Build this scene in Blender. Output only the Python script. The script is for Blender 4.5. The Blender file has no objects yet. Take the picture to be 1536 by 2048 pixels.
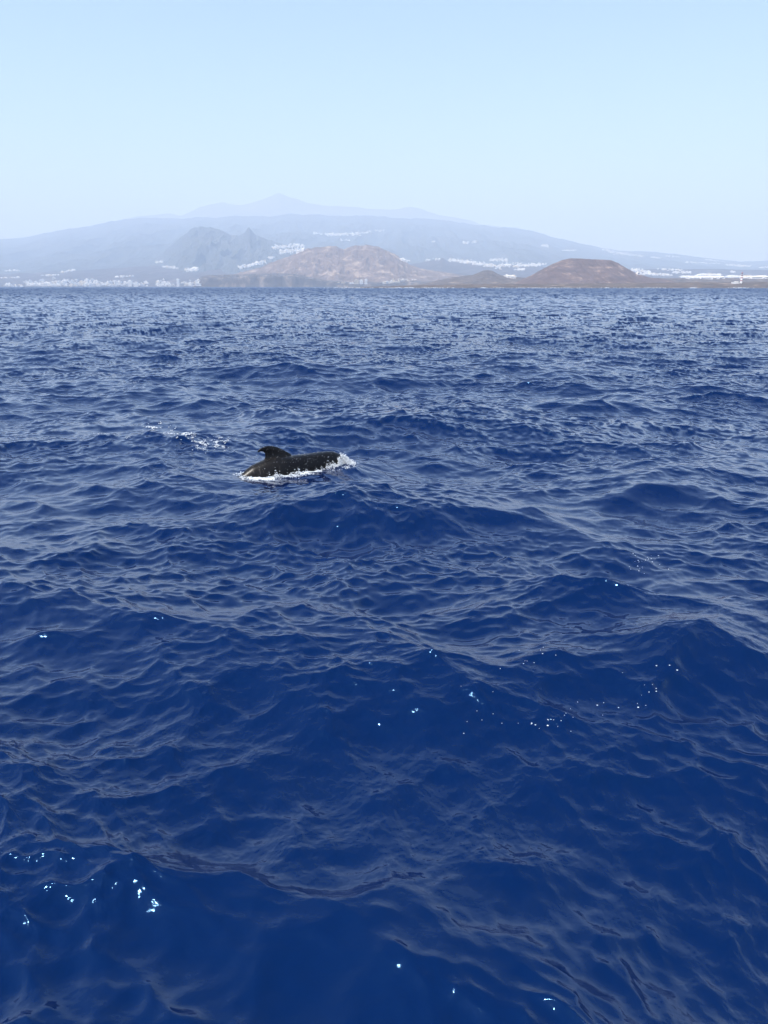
import bpy, math, random
import numpy as np
from mathutils import Vector

random.seed(7)
RNG = np.random.default_rng(11)
S = bpy.context.scene
COL = S.collection
R = math.radians

# ------------------------------------------------------------------ camera
CAM_H = 4.5
F = 1518.0                      # focal length in pixels of the 1536 x 2048 frame
PITCH = math.atan(451.0 / F)
cd = bpy.data.cameras.new('camera')
cam = bpy.data.objects.new('camera', cd)
COL.objects.link(cam)
cam.location = (0, 0, CAM_H)
cam.rotation_euler = (math.pi / 2 - PITCH, 0, 0)
cd.sensor_fit = 'VERTICAL'
cd.sensor_height = 36.0
cd.lens = 36.0 * F / 2048.0
cd.clip_start = 0.1
cd.clip_end = 150000.0
S.camera = cam

# ------------------------------------------------------------------ sky, sun, exposure
SUN_EL, SUN_AZ = R(62), R(-140)          # azimuth from +Y towards +X
w = bpy.data.worlds.new('World')
S.world = w
w.use_nodes = True
nt = w.node_tree
bg = nt.nodes['Background']
sky = nt.nodes.new('ShaderNodeTexSky')
sky.sky_type = 'NISHITA'
sky.sun_disc = False
sky.sun_elevation = SUN_EL
sky.sun_rotation = SUN_AZ
sky.altitude = 0.0
sky.air_density = 1.0
sky.dust_density = 0.35
sky.ozone_density = 5.0
nt.links.new(sky.outputs[0], bg.inputs[0])
bg.inputs[1].default_value = 0.10
sd = bpy.data.lights.new('sun', 'SUN')
sun = bpy.data.objects.new('sun', sd)
COL.objects.link(sun)
sd.energy = 4.2
sd.angle = R(0.53)
sd.color = (1.0, 0.985, 0.96)
dsun = Vector((math.sin(SUN_AZ) * math.cos(SUN_EL), math.cos(SUN_AZ) * math.cos(SUN_EL), math.sin(SUN_EL)))
sun.rotation_euler = dsun.to_track_quat('Z', 'Y').to_euler()
S.view_settings.view_transform = 'Standard'
S.view_settings.look = 'None'
S.view_settings.gamma = 1.0
S.view_settings.use_curve_mapping = False
S.view_settings.exposure = 1.13
S.cycles.use_denoising = True
S.cycles.max_bounces = 10
S.cycles.glossy_bounces = 8
S.cycles.diffuse_bounces = 2
S.cycles.volume_bounces = 4
S.cycles.sample_clamp_indirect = 6.0
S.cycles.sample_clamp_direct = 14.0


# ------------------------------------------------------------------ helpers
def pix_dir(X, Y):
    """direction through pixel X, Y of the photograph"""
    a = (X - 768.0) / F
    b = (1024.0 - Y) / F
    c, s = math.cos(PITCH), math.sin(PITCH)
    return a, c + b * s, -s + b * c


def pix_at(X, Y, D):
    """point at forward distance D seen at pixel X, Y"""
    dx, dy, dz = pix_dir(X, Y)
    return dx / dy * D, D, CAM_H + dz / dy * D


def pix_sea(X, Y):
    dx, dy, dz = pix_dir(X, Y)
    t = -CAM_H / dz
    return dx * t, dy * t


def tag(o, label=None, cat=None, group=None, kind=None):
    if label:
        o['label'] = label
    if cat:
        o['category'] = cat
    if group:
        o['group'] = group
    if kind:
        o['kind'] = kind
    return o


def mesh_np(name, V, Fc, mat=None, smooth=True, parent=None):
    """V (n,3); Fc (m,k) one array of equal-length faces or a list of lists"""
    me = bpy.data.meshes.new(name)
    if isinstance(Fc, np.ndarray):
        m, k = Fc.shape
        me.vertices.add(len(V))
        me.vertices.foreach_set('co', np.ascontiguousarray(V, dtype=np.float32).ravel())
        me.loops.add(m * k)
        me.loops.foreach_set('vertex_index', np.ascontiguousarray(Fc, dtype=np.int32).ravel())
        me.polygons.add(m)
        me.polygons.foreach_set('loop_start', np.arange(0, m * k, k, dtype=np.int32))
        if smooth:
            me.polygons.foreach_set('use_smooth', np.ones(m, dtype=bool))
        me.update(calc_edges=True)
    else:
        me.from_pydata([tuple(v) for v in V], [], Fc)
        if smooth:
            me.polygons.foreach_set('use_smooth', np.ones(len(me.polygons), dtype=bool))
        me.update()
    if mat:
        me.materials.append(mat)
    o = bpy.data.objects.new(name, me)
    COL.objects.link(o)
    if parent:
        o.parent = parent
    return o


def grid_faces(nr, nc):
    i = np.arange(nr - 1)[:, None] * nc + np.arange(nc - 1)[None, :]
    return np.stack([i, i + 1, i + 1 + nc, i + nc], -1).reshape(-1, 4)


def _hash(ix, iy, seed):
    n = (ix.astype(np.int64) * 374761393 + iy.astype(np.int64) * 668265263 + seed * 974634777) & 0xFFFFFFFF
    n = ((n ^ (n >> 13)) * 1274126177) & 0xFFFFFFFF
    n = (n ^ (n >> 16)) & 0xFFFFFFFF
    return n.astype(np.float64) / 4294967295.0


def vnoise(x, y, seed=0):
    x = np.asarray(x, float); y = np.asarray(y, float)
    ix, iy = np.floor(x), np.floor(y)
    fx, fy = x - ix, y - iy
    fx = fx * fx * fx * (fx * (fx * 6 - 15) + 10)
    fy = fy * fy * fy * (fy * (fy * 6 - 15) + 10)
    a = _hash(ix, iy, seed); b = _hash(ix + 1, iy, seed)
    c = _hash(ix, iy + 1, seed); d = _hash(ix + 1, iy + 1, seed)
    return (a + (b - a) * fx) * (1 - fy) + (c + (d - c) * fx) * fy


def fbm(x, y, octv=5, seed=0, gain=0.5, ridged=False):
    s = 0; a = 1.0; t = 0
    for k in range(octv):
        n = vnoise(x * 2 ** k + 17.3 * k, y * 2 ** k - 9.1 * k, seed + k)
        if ridged:
            n = 1 - np.abs(2 * n - 1)
        s = s + a * n; t += a; a *= gain
    return s / t


def sstep(a, b, x):
    t = np.clip((x - a) / (b - a), 0, 1)
    return t * t * (3 - 2 * t)


class NT:
    """small node builder"""
    def __init__(self, name):
        self.m = bpy.data.materials.new(name)
        self.m.use_nodes = True
        self.t = self.m.node_tree
        self.b = self.t.nodes['Principled BSDF']

    def n(self, typ, **kw):
        o = self.t.nodes.new(typ)
        for k, v in kw.items():
            if k in o.inputs:
                o.inputs[k].default_value = v
            else:
                setattr(o, k, v)
        return o

    def l(self, a, b):
        self.t.links.new(a, b)

    def ramp(self, src, stops):
        r = self.n('ShaderNodeValToRGB')
        e = r.color_ramp.elements
        while len(e) < len(stops):
            e.new(0.5)
        for el, (p, c) in zip(e, stops):
            el.position = p
            el.color = (*c, 1) if len(c) == 3 else c
        self.l(src, r.inputs[0])
        return r.outputs[0]


def plain(name, colr, rough=0.8, spec=0.3):
    t = NT(name)
    n = t.n('ShaderNodeTexNoise', Scale=0.35, Detail=4.0)
    g = t.n('ShaderNodeNewGeometry')
    t.l(g.outputs['Position'], n.inputs['Vector'])
    c0 = tuple(c * 0.85 for c in colr)
    t.l(t.ramp(n.outputs['Fac'], [(0.3, c0), (0.7, colr)]), t.b.inputs['Base Color'])
    t.b.inputs['Roughness'].default_value = rough
    t.b.inputs['Specular IOR Level'].default_value = spec
    return t.m


# ------------------------------------------------------------------ haze and far setting
SIG = 1.15e-4
hz = NT('haze_air')
hz.t.nodes.remove(hz.b)
pv = hz.n('ShaderNodeVolumePrincipled')
pv.inputs['Color'].default_value = (0.44, 0.55, 0.715, 1)
pv.inputs['Absorption Color'].default_value = (0.5, 0.5, 0.5, 1)
pv.inputs['Density'].default_value = SIG
pv.inputs['Anisotropy'].default_value = 0.0
out = [n for n in hz.t.nodes if n.type == 'OUTPUT_MATERIAL'][0]
hz.l(pv.outputs[0], out.inputs['Volume'])
bx, by0, by1, bz0, bz1 = 44000, -42000, 44000, -12, 3990
V = np.array([(x, y, z) for x in (-bx, bx) for y in (by0, by1) for z in (bz0, bz1)], float)
haze = mesh_np('haze', V, np.array([[0, 1, 3, 2], [4, 6, 7, 5], [0, 4, 5, 1], [2, 3, 7, 6], [0, 2, 6, 4], [1, 5, 7, 3]]), hz.m, smooth=False)
tag(haze, 'pale summer haze hanging over the sea and the island', kind='stuff')


# ------------------------------------------------------------------ the sea: spectrum tiles summed on a ring grid
WIND = R(-102)       # where the waves travel, angle from +X


class Tile:
    def __init__(self, L, lmax, lmin, rms, seed, rot, spread, p):
        N = 512
        rg = np.random.default_rng(seed)
        k1 = 2 * np.pi * np.fft.fftfreq(N, L / N)
        kx, ky = np.meshgrid(k1, k1, indexing='ij')
        k = np.hypot(kx, ky); k[0, 0] = 1
        th = np.arctan2(ky, kx)
        wdir = WIND - rot
        dth = np.angle(np.exp(1j * (th - wdir)))
        band = (k > 2 * np.pi / lmax) & (k < 2 * np.pi / lmin)
        A = np.where(band, k ** (-p), 0) * (np.abs(np.cos(dth / 2)) ** spread + 0.04)
        ph = rg.normal(size=(N, N)) + 1j * rg.normal(size=(N, N))
        Hk = A * ph
        g = lambda q: np.real(np.fft.ifft2(q))
        sc = rms / math.hypot(g(1j * kx * Hk).std(), g(1j * ky * Hk).std())
        Hk = Hk * sc
        self.f = [g(Hk), g(1j * kx * Hk), g(1j * ky * Hk), g(1j * kx / k * Hk), g(1j * ky / k * Hk),
                  g(-kx * kx / k * Hk), g(-kx * ky / k * Hk), g(-ky * ky / k * Hk)]
        self.f = [np.ascontiguousarray(q, dtype=np.float32) for q in self.f]
        self.N, self.L, self.rot = N, L, rot

    def __call__(self, x, y):
        c, s = math.cos(self.rot), math.sin(self.rot)
        u = (c * x + s * y) / self.L * self.N
        v = (-s * x + c * y) / self.L * self.N
        iu = np.floor(u).astype(np.int64); iv = np.floor(v).astype(np.int64)
        fu = (u - iu).astype(np.float32); fv = (v - iv).astype(np.float32)
        N = self.N
        i0 = iu % N; i1 = (iu + 1) % N; j0 = iv % N; j1 = (iv + 1) % N
        a, b, cc, d = i0 * N + j0, i0 * N + j1, i1 * N + j0, i1 * N + j1
        wa, wb, wc, wd = (1 - fu) * (1 - fv), (1 - fu) * fv, fu * (1 - fv), fu * fv
        r = [q.ravel()[a] * wa + q.ravel()[b] * wb + q.ravel()[cc] * wc + q.ravel()[d] * wd for q in self.f]
        h, hu, hv, du, dv, a, b, d = r
        return (h, c * hu - s * hv, s * hu + c * hv, c * du - s * dv, s * du + c * dv,
                c * c * a - 2 * c * s * b + s * s * d, c * s * (a - d) + (c * c - s * s) * b, s * s * a + 2 * c * s * b + c * c * d)


TILES = [
    #    L     lmax  lmin  slope seed rot   spread p
    (Tile(223., 18.,  5.0, 0.090, 118,  0.31, 7.0, 1.9), 1e9, 1e9, 1.15),
    (Tile(41.,  5.0,  1.8, 0.115, 137, -0.47, 4.0, 2.1), 1e9, 1e9, 1.25),
    (Tile(16.7, 1.8,  0.55, 0.165, 46, 0.57, 3.0, 2.0), 400., 1500., 1.2),
    (Tile(5.9, 0.55, 0.14, 0.145, 8, 0.83, 3.0, 2.1), 60., 300., 0.9),
    (Tile(1.9, 0.14, 0.028, 0.055, 13, -1.1, 2.0, 2.0), 7., 22., 0.5),
]

# the whale's place on the water
WX, WY = pix_sea(568, 941)
WHEAD = R(33)
wc, ws = math.cos(WHEAD), math.sin(WHEAD)

# single swells seen in the photograph: crest pixel, length along the crest, width, height, crest turn
SWELLS = []
for X_, Y_, ln_, wd_, ht_, tn_ in [
        (1310, 985, 1.7, 1.2, 0.44, -0.10), (1040, 1030, 1.5, 0.9, 0.20, 0.1), (690, 1035, 2.5, 1.2, 0.34, -0.12), (170, 1085, 1.6, 0.9, 0.16, 0.1),
        (830, 1425, 0.95, 0.6, 0.08, 0.0), (1370, 1362, 1.3, 0.7, 0.18, -0.05), (250, 1765, 0.85, 0.5, 0.02, -0.05), (1050, 1900, 1.1, 0.45, 0.045, -0.12),
        (420, 1250, 1.3, 0.7, 0.10, 0.15), (1180, 820, 2.5, 1.4, 0.25, 0.05), (620, 745, 4.0, 2.2, 0.30, 0.0), (1120, 750, 3.5, 2.0, 0.25, 0.0)]:
    sx_, sy_ = pix_sea(X_, Y_)
    SWELLS.append((sx_, sy_, ln_, wd_, ht_, tn_))


def sea(x, y, dr=None):
    """surface point and normal over the parameter point x, y"""
    r = np.hypot(x, y)
    H = np.zeros_like(x); SX = np.zeros_like(x); SY = np.zeros_like(x); DX = np.zeros_like(x); DY = np.zeros_like(x)
    XX = np.ones_like(x); XY = np.zeros_like(x); YY = np.ones_like(x)
    a = (x - WX) * wc + (y - WY) * ws
    b = -(x - WX) * ws + (y - WY) * wc
    calm = np.exp(-((a / 2.3) ** 2 + (b / 1.3) ** 2) ** 2)
    for i, (T, f0, f1, chop) in enumerate(TILES):
        h, hx, hy, dx, dy, jxx, jxy, jyy = T(x, y)
        fs = 1 - sstep(f0, f1, r) if f0 < 1e8 else 1.0
        if i == 0:
            fs = 1 - 0.5 * sstep(50, 250, r)
        keep = 1 - calm * (0.95, 0.75, 0.5, 0.2, 0.1)[i]
        if i > 2:       # ripples come in patches
            keep = keep * (0.5 + 1.3 * sstep(0.25, 0.75, fbm(x / 4.3, y / 3.1, 3, 40 + i)))
        gf = 1.0
        if dr is not None:
            lam = (2.6, 0.8, 0.35, 0.15, 0.05)[i]
            gf = np.clip(1.3 - dr / lam, 0, 1)
        H += h * keep * gf
        SX += hx * keep * fs; SY += hy * keep * fs
        q = chop * keep * fs
        XX += jxx * q; XY += jxy * q; YY += jyy * q
        DX += dx * chop * keep * gf; DY += dy * chop * keep * gf
    for (cx, cy, ln, wd, ht, turn) in SWELLS:
        c, s = math.cos(turn), math.sin(turn)
        p = (x - cx) * c + (y - cy) * s
        q = -(x - cx) * s + (y - cy) * c          # positive = beyond the crest
        q = q + 0.10 * p * p / ln
        wq = np.where(q < 0, wd * 0.8, wd * 1.5)
        e = np.exp(-(p / ln) ** 2 - (q / wq) ** 2) * ht
        H += e
        dp = -2 * p / ln ** 2 * e + (-2 * q / wq ** 2) * 0.2 * p / ln * e
        dq = -2 * q / wq ** 2 * e
        SX += dp * c - dq * s
        SY += dp * s + dq * c
    n = np.stack([XY * SY - SX * YY, XY * SX - XX * SY, np.maximum(XX * YY - XY * XY, 0.12)], -1)
    # unresolved far ripples: what shows at a grazing angle are their near faces
    m = sstep(22, 170, r) * 0.85
    rx, ry = x / np.maximum(r, 1), y / np.maximum(r, 1)
    fs_ = -(n[:, 0] * rx + n[:, 1] * ry) / np.maximum(n[:, 2], 0.05)
    # the steepest lee sides of the near ripples would mirror only other water: keep them just below that
    lee = -np.tan(np.maximum(np.arctan2(CAM_H, np.maximum(r, 1)) - 0.06, 0.02) / 2)
    soft = lee + 0.5 * ((fs_ - lee) + np.sqrt((fs_ - lee) ** 2 + 0.0009))
    push = (soft - fs_) * (1 - sstep(14, 30, r)) * np.maximum(n[:, 2], 0.05)
    away = (0.5 * (fs_ + np.sqrt(fs_ * fs_ + 4 * (0.11 + 0.10 * sstep(250, 1300, r)) ** 2)) - fs_) * m * np.maximum(n[:, 2], 0.05)
    away = away + push
    n[:, 0] -= away * rx; n[:, 1] -= away * ry
    n /= np.linalg.norm(n, axis=-1, keepdims=True)
    return np.stack([x + DX, y + DY, H], -1), n


def build_sea():
    th = np.concatenate([np.linspace(R(56), R(9), 690)[:-1], np.linspace(R(9), R(1.0), 330)[:-1], np.linspace(R(1.0), R(0.055), 28)])
    r = CAM_H / np.tan(th)
    r = np.concatenate([[0.4, 1.2, 2.0, 2.6], r, [5500, 6500, 8000, 10000, 13000, 17000, 23000, 30000, 41000]])
    az = np.concatenate([np.linspace(R(-180), R(-44), 34)[:-1], np.linspace(R(-44), R(-36), 24)[:-1],
                         np.linspace(R(-36), R(36), 1090), np.linspace(R(36), R(44), 24)[1:],
                         np.linspace(R(44), R(180), 34)[1:]])
    nr, nc = len(r), len(az)
    RR, AA = np.meshgrid(r, az, indexing='ij')
    dr = np.gradient(r)[:, None] + 0 * AA
    daz = np.gradient(az)[None, :] * RR
    dd = np.maximum(dr, daz)
    x = RR * np.sin(AA); y = RR * np.cos(AA)
    P, Nn = sea(x.ravel(), y.ravel(), dd.ravel())
    fade = (1 - sstep(3500, 5200, RR)).ravel()
    P[:, 2] *= fade
    Fc = grid_faces(nr, nc)
    # faces must look up
    Fc = Fc[:, ::-1].copy()
    o = mesh_np('sea', P, Fc, water_material())
    at = o.data.attributes.new('wave_normal', 'FLOAT_VECTOR', 'POINT')
    at.data.foreach_set('vector', Nn.astype(np.float32).ravel())
    rg = (0.035 + 0.06 * sstep(8, 60, RR) + 0.18 * sstep(60, 600, RR)).ravel()
    at = o.data.attributes.new('wave_rough', 'FLOAT', 'POINT')
    at.data.foreach_set('value', rg.astype(np.float32))
    tag(o, 'deep blue choppy open sea reaching to the island coast', kind='structure')
    return o


def water_material():
    t = NT('sea_water')
    b = t.b
    at = t.n('ShaderNodeAttribute', attribute_name='wave_normal')
    ar = t.n('ShaderNodeAttribute', attribute_name='wave_rough')
    t.l(ar.outputs['Fac'], b.inputs['Roughness'])
    b.inputs['Base Color'].default_value = (0.0001, 0.0068, 0.042, 1)
    b.inputs['IOR'].default_value = 1.50
    b.inputs['Specular Tint'].default_value = (0.28, 0.62, 1.0, 1)
    b.inputs['Specular IOR Level'].default_value = 0.5
    g = t.n('ShaderNodeNewGeometry')
    mp = t.n('ShaderNodeMapping')
    mp.inputs['Rotation'].default_value = (0, 0, R(24))
    mp.inputs['Scale'].default_value = (0.8, 2.0, 1.0)
    t.l(g.outputs['Position'], mp.inputs['Vector'])
    n1 = t.n('ShaderNodeTexNoise', Scale=9.0, Detail=5.0, Roughness=0.62, Distortion=0.6)
    t.l(mp.outputs[0], n1.inputs['Vector'])
    bp = t.n('ShaderNodeBump', Strength=0.15, Distance=0.012)
    t.l(n1.outputs['Fac'], bp.inputs['Height'])
    t.l(at.outputs['Vector'], bp.inputs['Normal'])
    t.l(bp.outputs[0], b.inputs['Normal'])
    return t.m


SEA = build_sea()

# ------------------------------------------------------------------ land: height fields, each at its own distance


def rock(name, c_dark, c_mid, c_pale, scale, pale=0.6, streak=0.0):
    t = NT(name)
    g = t.n('ShaderNodeNewGeometry')
    mp = t.n('ShaderNodeMapping')
    mp.inputs['Scale'].default_value = (scale, scale, scale * (0.35 if streak else 1.2))
    t.l(g.outputs['Position'], mp.inputs['Vector'])
    n = t.n('ShaderNodeTexNoise', Scale=1.0, Detail=9.0, Roughness=0.62, Distortion=0.5)
    t.l(mp.outputs[0], n.inputs['Vector'])
    c = t.ramp(n.outputs['Fac'], [(0.30, c_dark), (0.52, c_mid), (pale, c_mid), (pale + 0.12, c_pale)])
    t.l(c, t.b.inputs['Base Color'])
    t.b.inputs['Roughness'].default_value = 0.95
    t.b.inputs['Specular IOR Level'].default_value = 0.1
    return t.m


LAND = []


class Land:
    """a ridge with its profile given at forward distance D, foot at y0, gullied slope in front and a back slope"""
    def __init__(self, name, prof, D, y0, mat, label, back=0.5, power=1.0, rough=0.12, gul=(900., 1500.), seed=0, nx=420, ny=90, base=-6.0, foot=None, cliff=0.0):
        self.D, self.y0 = D, y0
        px = np.array([p[0] for p in prof], float)
        py = np.array([p[1] for p in prof], float)
        xs = []; zs = []
        for X, Y in zip(px, py):
            x, _, z = pix_at(X, Y, D)
            xs.append(x / D); zs.append(z)
        self.u = np.array(xs); self.z = np.array(zs)
        self.power, self.rough, self.gul, self.seed, self.base = power, rough, gul, seed, base
        self.back = back
        self.cliff = cliff
        u0, u1 = self.u[0], self.u[-1]
        uu = np.linspace(u0, u1, nx)
        t = np.linspace(0, 1, ny) ** 0.9
        yy = np.concatenate([y0 + (D - y0) * t, D + (D - y0) * back * np.linspace(0, 1, ny // 3)[1:]])
        U, Yg = np.meshgrid(uu, yy, indexing='xy')
        X = U * Yg
        Z = self.height(X, Yg)
        V = np.stack([X, Yg, Z], -1).reshape(-1, 3)
        self.o = mesh_np(name, V, grid_faces(len(yy), nx), mat)
        tag(self.o, label, kind='structure')
        LAND.append(self)

    def height(self, X, Y):
        X = np.asarray(X, float); Y = np.asarray(Y, float)
        U = X / np.maximum(Y, 1)
        Hp = np.interp(U, self.u, self.z)
        # small crags on the skyline
        Hp = Hp + (fbm(U * self.D / (self.gul[0] * 0.3), U * 0 + 3, 5, self.seed + 9) - 0.5) * self.rough * 0.35 * np.maximum(Hp, 0)
        t = np.clip((Y - self.y0) / (self.D - self.y0), 0, 1)
        s = t ** self.power
        if self.cliff:
            s = self.cliff * sstep(0, 0.10, t) + (1 - self.cliff) * s
        tb = np.clip((Y - self.D) / ((self.D - self.y0) * self.back + 1e-6), 0, 1)
        s = s * (1 - 0.9 * tb)
        n = fbm(X / self.gul[0], Y / self.gul[1], 6, self.seed, 0.55, ridged=True) - 0.6
        env = np.sin(np.pi * np.clip(t, 0, 1)) ** 0.8 * np.where(Y > self.D, 0.3, 1)
        z = self.base + (Hp - self.base) * s + n * env * self.rough * 2.0 * np.maximum(Hp, 20)
        e = sstep(self.u[0], self.u[0] + 0.012, U) * (1 - sstep(self.u[-1] - 0.012, self.u[-1], U))
        z = self.base + (z - self.base) * np.where(self.edge_fade, e, 1)
        return z
    edge_fade = True


M_far = rock('far_slope', (0.09, 0.085, 0.08), (0.13, 0.12, 0.11), (0.24, 0.21, 0.18), 0.0011, 0.60)
M_dark = rock('pine_slope', (0.055, 0.062, 0.062), (0.075, 0.08, 0.077), (0.13, 0.12, 0.11), 0.0016, 0.62)
M_guaza = rock('dry_hill', (0.075, 0.057, 0.047), (0.145, 0.108, 0.088), (0.34, 0.27, 0.21), 0.010, 0.55)
M_cliff = rock('sea_cliff', (0.035, 0.032, 0.033), (0.085, 0.073, 0.066), (0.22, 0.18, 0.15), 0.021, 0.54, streak=1)
M_cone = rock('cinder_cone', (0.060, 0.042, 0.036), (0.105, 0.072, 0.060), (0.26, 0.19, 0.15), 0.016, 0.56)
M_lava = rock('lava_plain', (0.05, 0.043, 0.038), (0.095, 0.076, 0.064), (0.24, 0.19, 0.15), 0.02, 0.56)
M_plain = rock('dry_plain', (0.04, 0.036, 0.036), (0.07, 0.06, 0.056), (0.18, 0.15, 0.13), 0.006, 0.57)

Land('mountain', [(-60, 484), (0, 478), (50, 475), (100, 464), (130, 459), (180, 451), (230, 441), (280, 432), (320, 428), (340, 427), (362, 431), (380, 424), (400, 414), (425, 408), (445, 405), (462, 409), (480, 411), (500, 407), (520, 400), (540, 392), (548, 388), (556, 386), (566, 389), (580, 395), (595, 398), (615, 406), (640, 409), (660, 412), (700, 414), (740, 417), (780, 420), (800, 418), (808, 415), (825, 414), (842, 417), (856, 423), (880, 430), (920, 437), (945, 442), (960, 448), (1000, 453), (1030, 455), (1060, 461), (1100, 474), (1140, 485), (1200, 500)],
     30500, 22600, M_far, 'faint pale volcano peak rising highest behind the island slopes', rough=0.05, gul=(1800., 3000.), seed=3)
Land('mountain_slope', [(-260, 500), (-60, 482), (0, 478), (50, 475), (100, 464), (130, 459), (180, 452), (230, 441), (280, 436), (320, 436), (360, 437), (400, 433), (430, 436), (480, 431), (530, 433), (580, 428), (640, 430), (700, 432), (740, 431), (800, 436), (860, 438), (900, 442), (960, 450), (1000, 455), (1030, 456), (1060, 461), (1100, 473), (1140, 482), (1200, 495), (1240, 502), (1300, 503), (1350, 508), (1400, 514), (1450, 520), (1480, 523), (1536, 521), (1700, 526), (1800, 560)],
     22500, 9300, M_dark, 'broad hazy slope of the island, filling the skyline', rough=0.09, gul=(620., 2600.), seed=12, nx=900, ny=200, power=1.1)
Land('mountain_ridge', [(230, 572), (280, 540), (320, 512), (345, 488), (362, 474), (378, 462), (388, 455), (400, 453), (425, 455), (445, 461), (462, 470), (478, 471), (490, 466), (496, 456), (499, 455), (503, 461), (512, 470), (540, 480), (580, 492), (640, 512), (700, 540), (740, 572)],
     12600, 9000, M_dark, 'flat topped crag with a small pointed rock to its right', rough=0.14, gul=(210., 600.), seed=33, nx=420, ny=90)
Land('coastal_slope', [(-260, 552), (0, 548), (60, 546), (150, 541), (250, 535), (340, 530), (380, 528), (420, 519), (440, 522), (470, 532), (520, 540), (600, 540), (700, 540), (820, 528), (870, 520), (885, 516), (900, 524), (960, 528), (1060, 532), (1150, 538), (1300, 538), (1400, 538), (1536, 540), (1700, 543), (1800, 572)],
     10800, 8300, M_plain, 'low dry slope that carries the white towns behind the coast', rough=0.10, gul=(400., 700.), seed=41, nx=560, ny=90)
Land('hill', [(30, 572), (60, 565), (90, 556), (118, 551), (140, 553), (160, 562), (190, 572)],
     10150, 9900, M_plain, 'small rounded hill behind the white resort on the far left', rough=0.08, gul=(90., 150.), seed=47, nx=120, ny=30)
Land('hill', [(385, 574), (440, 556), (480, 545), (520, 535), (545, 524), (575, 514), (598, 504), (612, 498), (630, 495), (660, 492), (676, 494), (688, 499), (696, 495), (706, 491), (740, 490), (756, 493), (772, 500), (790, 508), (806, 520), (820, 530), (845, 538), (900, 546), (960, 556), (1010, 574)],
     7700, 6500, M_guaza, 'brown pink volcanic hill with a notched twin top and pale scree', rough=0.10, gul=(110., 320.), seed=55, nx=520, ny=130)
Land('sea_cliff', [(380, 574), (392, 566), (400, 553), (415, 550), (470, 549), (520, 547), (560, 546), (590, 548), (615, 553), (650, 560), (700, 564), (760, 564), (800, 561), (860, 562), (960, 566), (1000, 574)],
     6500, 6150, M_cliff, 'grey sea cliff with vertical streaks below the brown hill', rough=0.10, gul=(38., 160.), seed=61, nx=620, ny=60, cliff=0.75)
Land('lava_plain', [(760, 576), (800, 573), (840, 568), (870, 562), (905, 554), (945, 550), (958, 545), (966, 541), (976, 540), (986, 542), (996, 548), (1010, 553), (1060, 556), (1140, 558), (1300, 556), (1400, 556), (1460, 556), (1536, 556), (1620, 558), (1700, 574)],
     4600, 3700, M_lava, 'low lava plain with a small dark cinder mound', rough=0.07, gul=(60., 120.), seed=71, nx=560, ny=70)
Land('cinder_cone', [(1010, 575), (1040, 561), (1062, 551), (1085, 538), (1105, 528), (1125, 520), (1142, 516.5), (1160, 517), (1185, 518.5), (1208, 519.5), (1222, 520.5), (1236, 526), (1256, 538), (1275, 548), (1300, 555), (1340, 560), (1380, 575)],
     4050, 3500, M_cone, 'reddish brown flat topped volcanic cone on the right', rough=0.05, gul=(45., 190.), seed=77, nx=320, ny=90, power=1.25)
Land('shore', [(600, 577), (700, 574.5), (850, 570), (1000, 568), (1140, 567), (1300, 566), (1400, 564), (1450, 565), (1500, 564), (1560, 563), (1640, 566), (1700, 577)],
     2600, 2250, M_lava, 'flat dark rocky shore along the foot of the cone', rough=0.10, gul=(22., 60.), seed=83, nx=520, ny=50, base=-3.0)

print('LAND OK')
# ------------------------------------------------------------------ (objects follow)
#@@OBJECTS
# ------------------------------------------------------------------ small builders for foam, drops and boxes
def ico1():
    t = (1 + 5 ** 0.5) / 2
    v = np.array([(-1, t, 0), (1, t, 0), (-1, -t, 0), (1, -t, 0), (0, -1, t), (0, 1, t), (0, -1, -t), (0, 1, -t), (t, 0, -1), (t, 0, 1), (-t, 0, -1), (-t, 0, 1)], float)
    v /= np.linalg.norm(v[0])
    f = np.array([(0, 11, 5), (0, 5, 1), (0, 1, 7), (0, 7, 10), (0, 10, 11), (1, 5, 9), (5, 11, 4), (11, 10, 2), (10, 7, 6), (7, 1, 8),
                  (3, 9, 4), (3, 4, 2), (3, 2, 6), (3, 6, 8), (3, 8, 9), (4, 9, 5), (2, 4, 11), (6, 2, 10), (8, 6, 7), (9, 8, 1)])
    return v, f


ICO_V, ICO_F = ico1()


def blobs(name, P, Rr, flat, mat, parent=None, wob=0.35, seed=1):
    """many small uneven lumps: centres P (n,3), radii Rr (n,), vertical squash flat"""
    rg = np.random.default_rng(seed)
    n = len(P)
    sc = Rr[:, None, None] * (1 + wob * rg.normal(size=(n, 12, 1)).clip(-1.2, 1.2))
    st = np.stack([rg.uniform(0.7, 1.5, n), rg.uniform(0.7, 1.3, n), np.full(n, flat) * rg.uniform(0.7, 1.3, n)], -1)[:, None, :]
    V = ICO_V[None] * sc * st
    a = rg.uniform(0, 6.28, n)
    c, s = np.cos(a)[:, None], np.sin(a)[:, None]
    V = np.stack([V[..., 0] * c - V[..., 1] * s, V[..., 0] * s + V[..., 1] * c, V[..., 2]], -1) + P[:, None, :]
    Fc = ICO_F[None] + (np.arange(n) * 12)[:, None, None]
    return mesh_np(name, V.reshape(-1, 3), Fc.reshape(-1, 3), mat, True, parent)


def foam_material():
    t = NT('sea_foam')
    t.b.inputs['Base Color'].default_value = (0.62, 0.65, 0.68, 1)
    t.b.inputs['Roughness'].default_value = 0.45
    n = t.n('ShaderNodeTexNoise', Scale=60.0, Detail=3.0)
    g = t.n('ShaderNodeNewGeometry')
    t.l(g.outputs['Position'], n.inputs['Vector'])
    t.l(t.ramp(n.outputs['Fac'], [(0.35, (0.42, 0.48, 0.54)), (0.6, (0.72, 0.74, 0.76))]), t.b.inputs['Base Color'])
    return t.m


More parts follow.
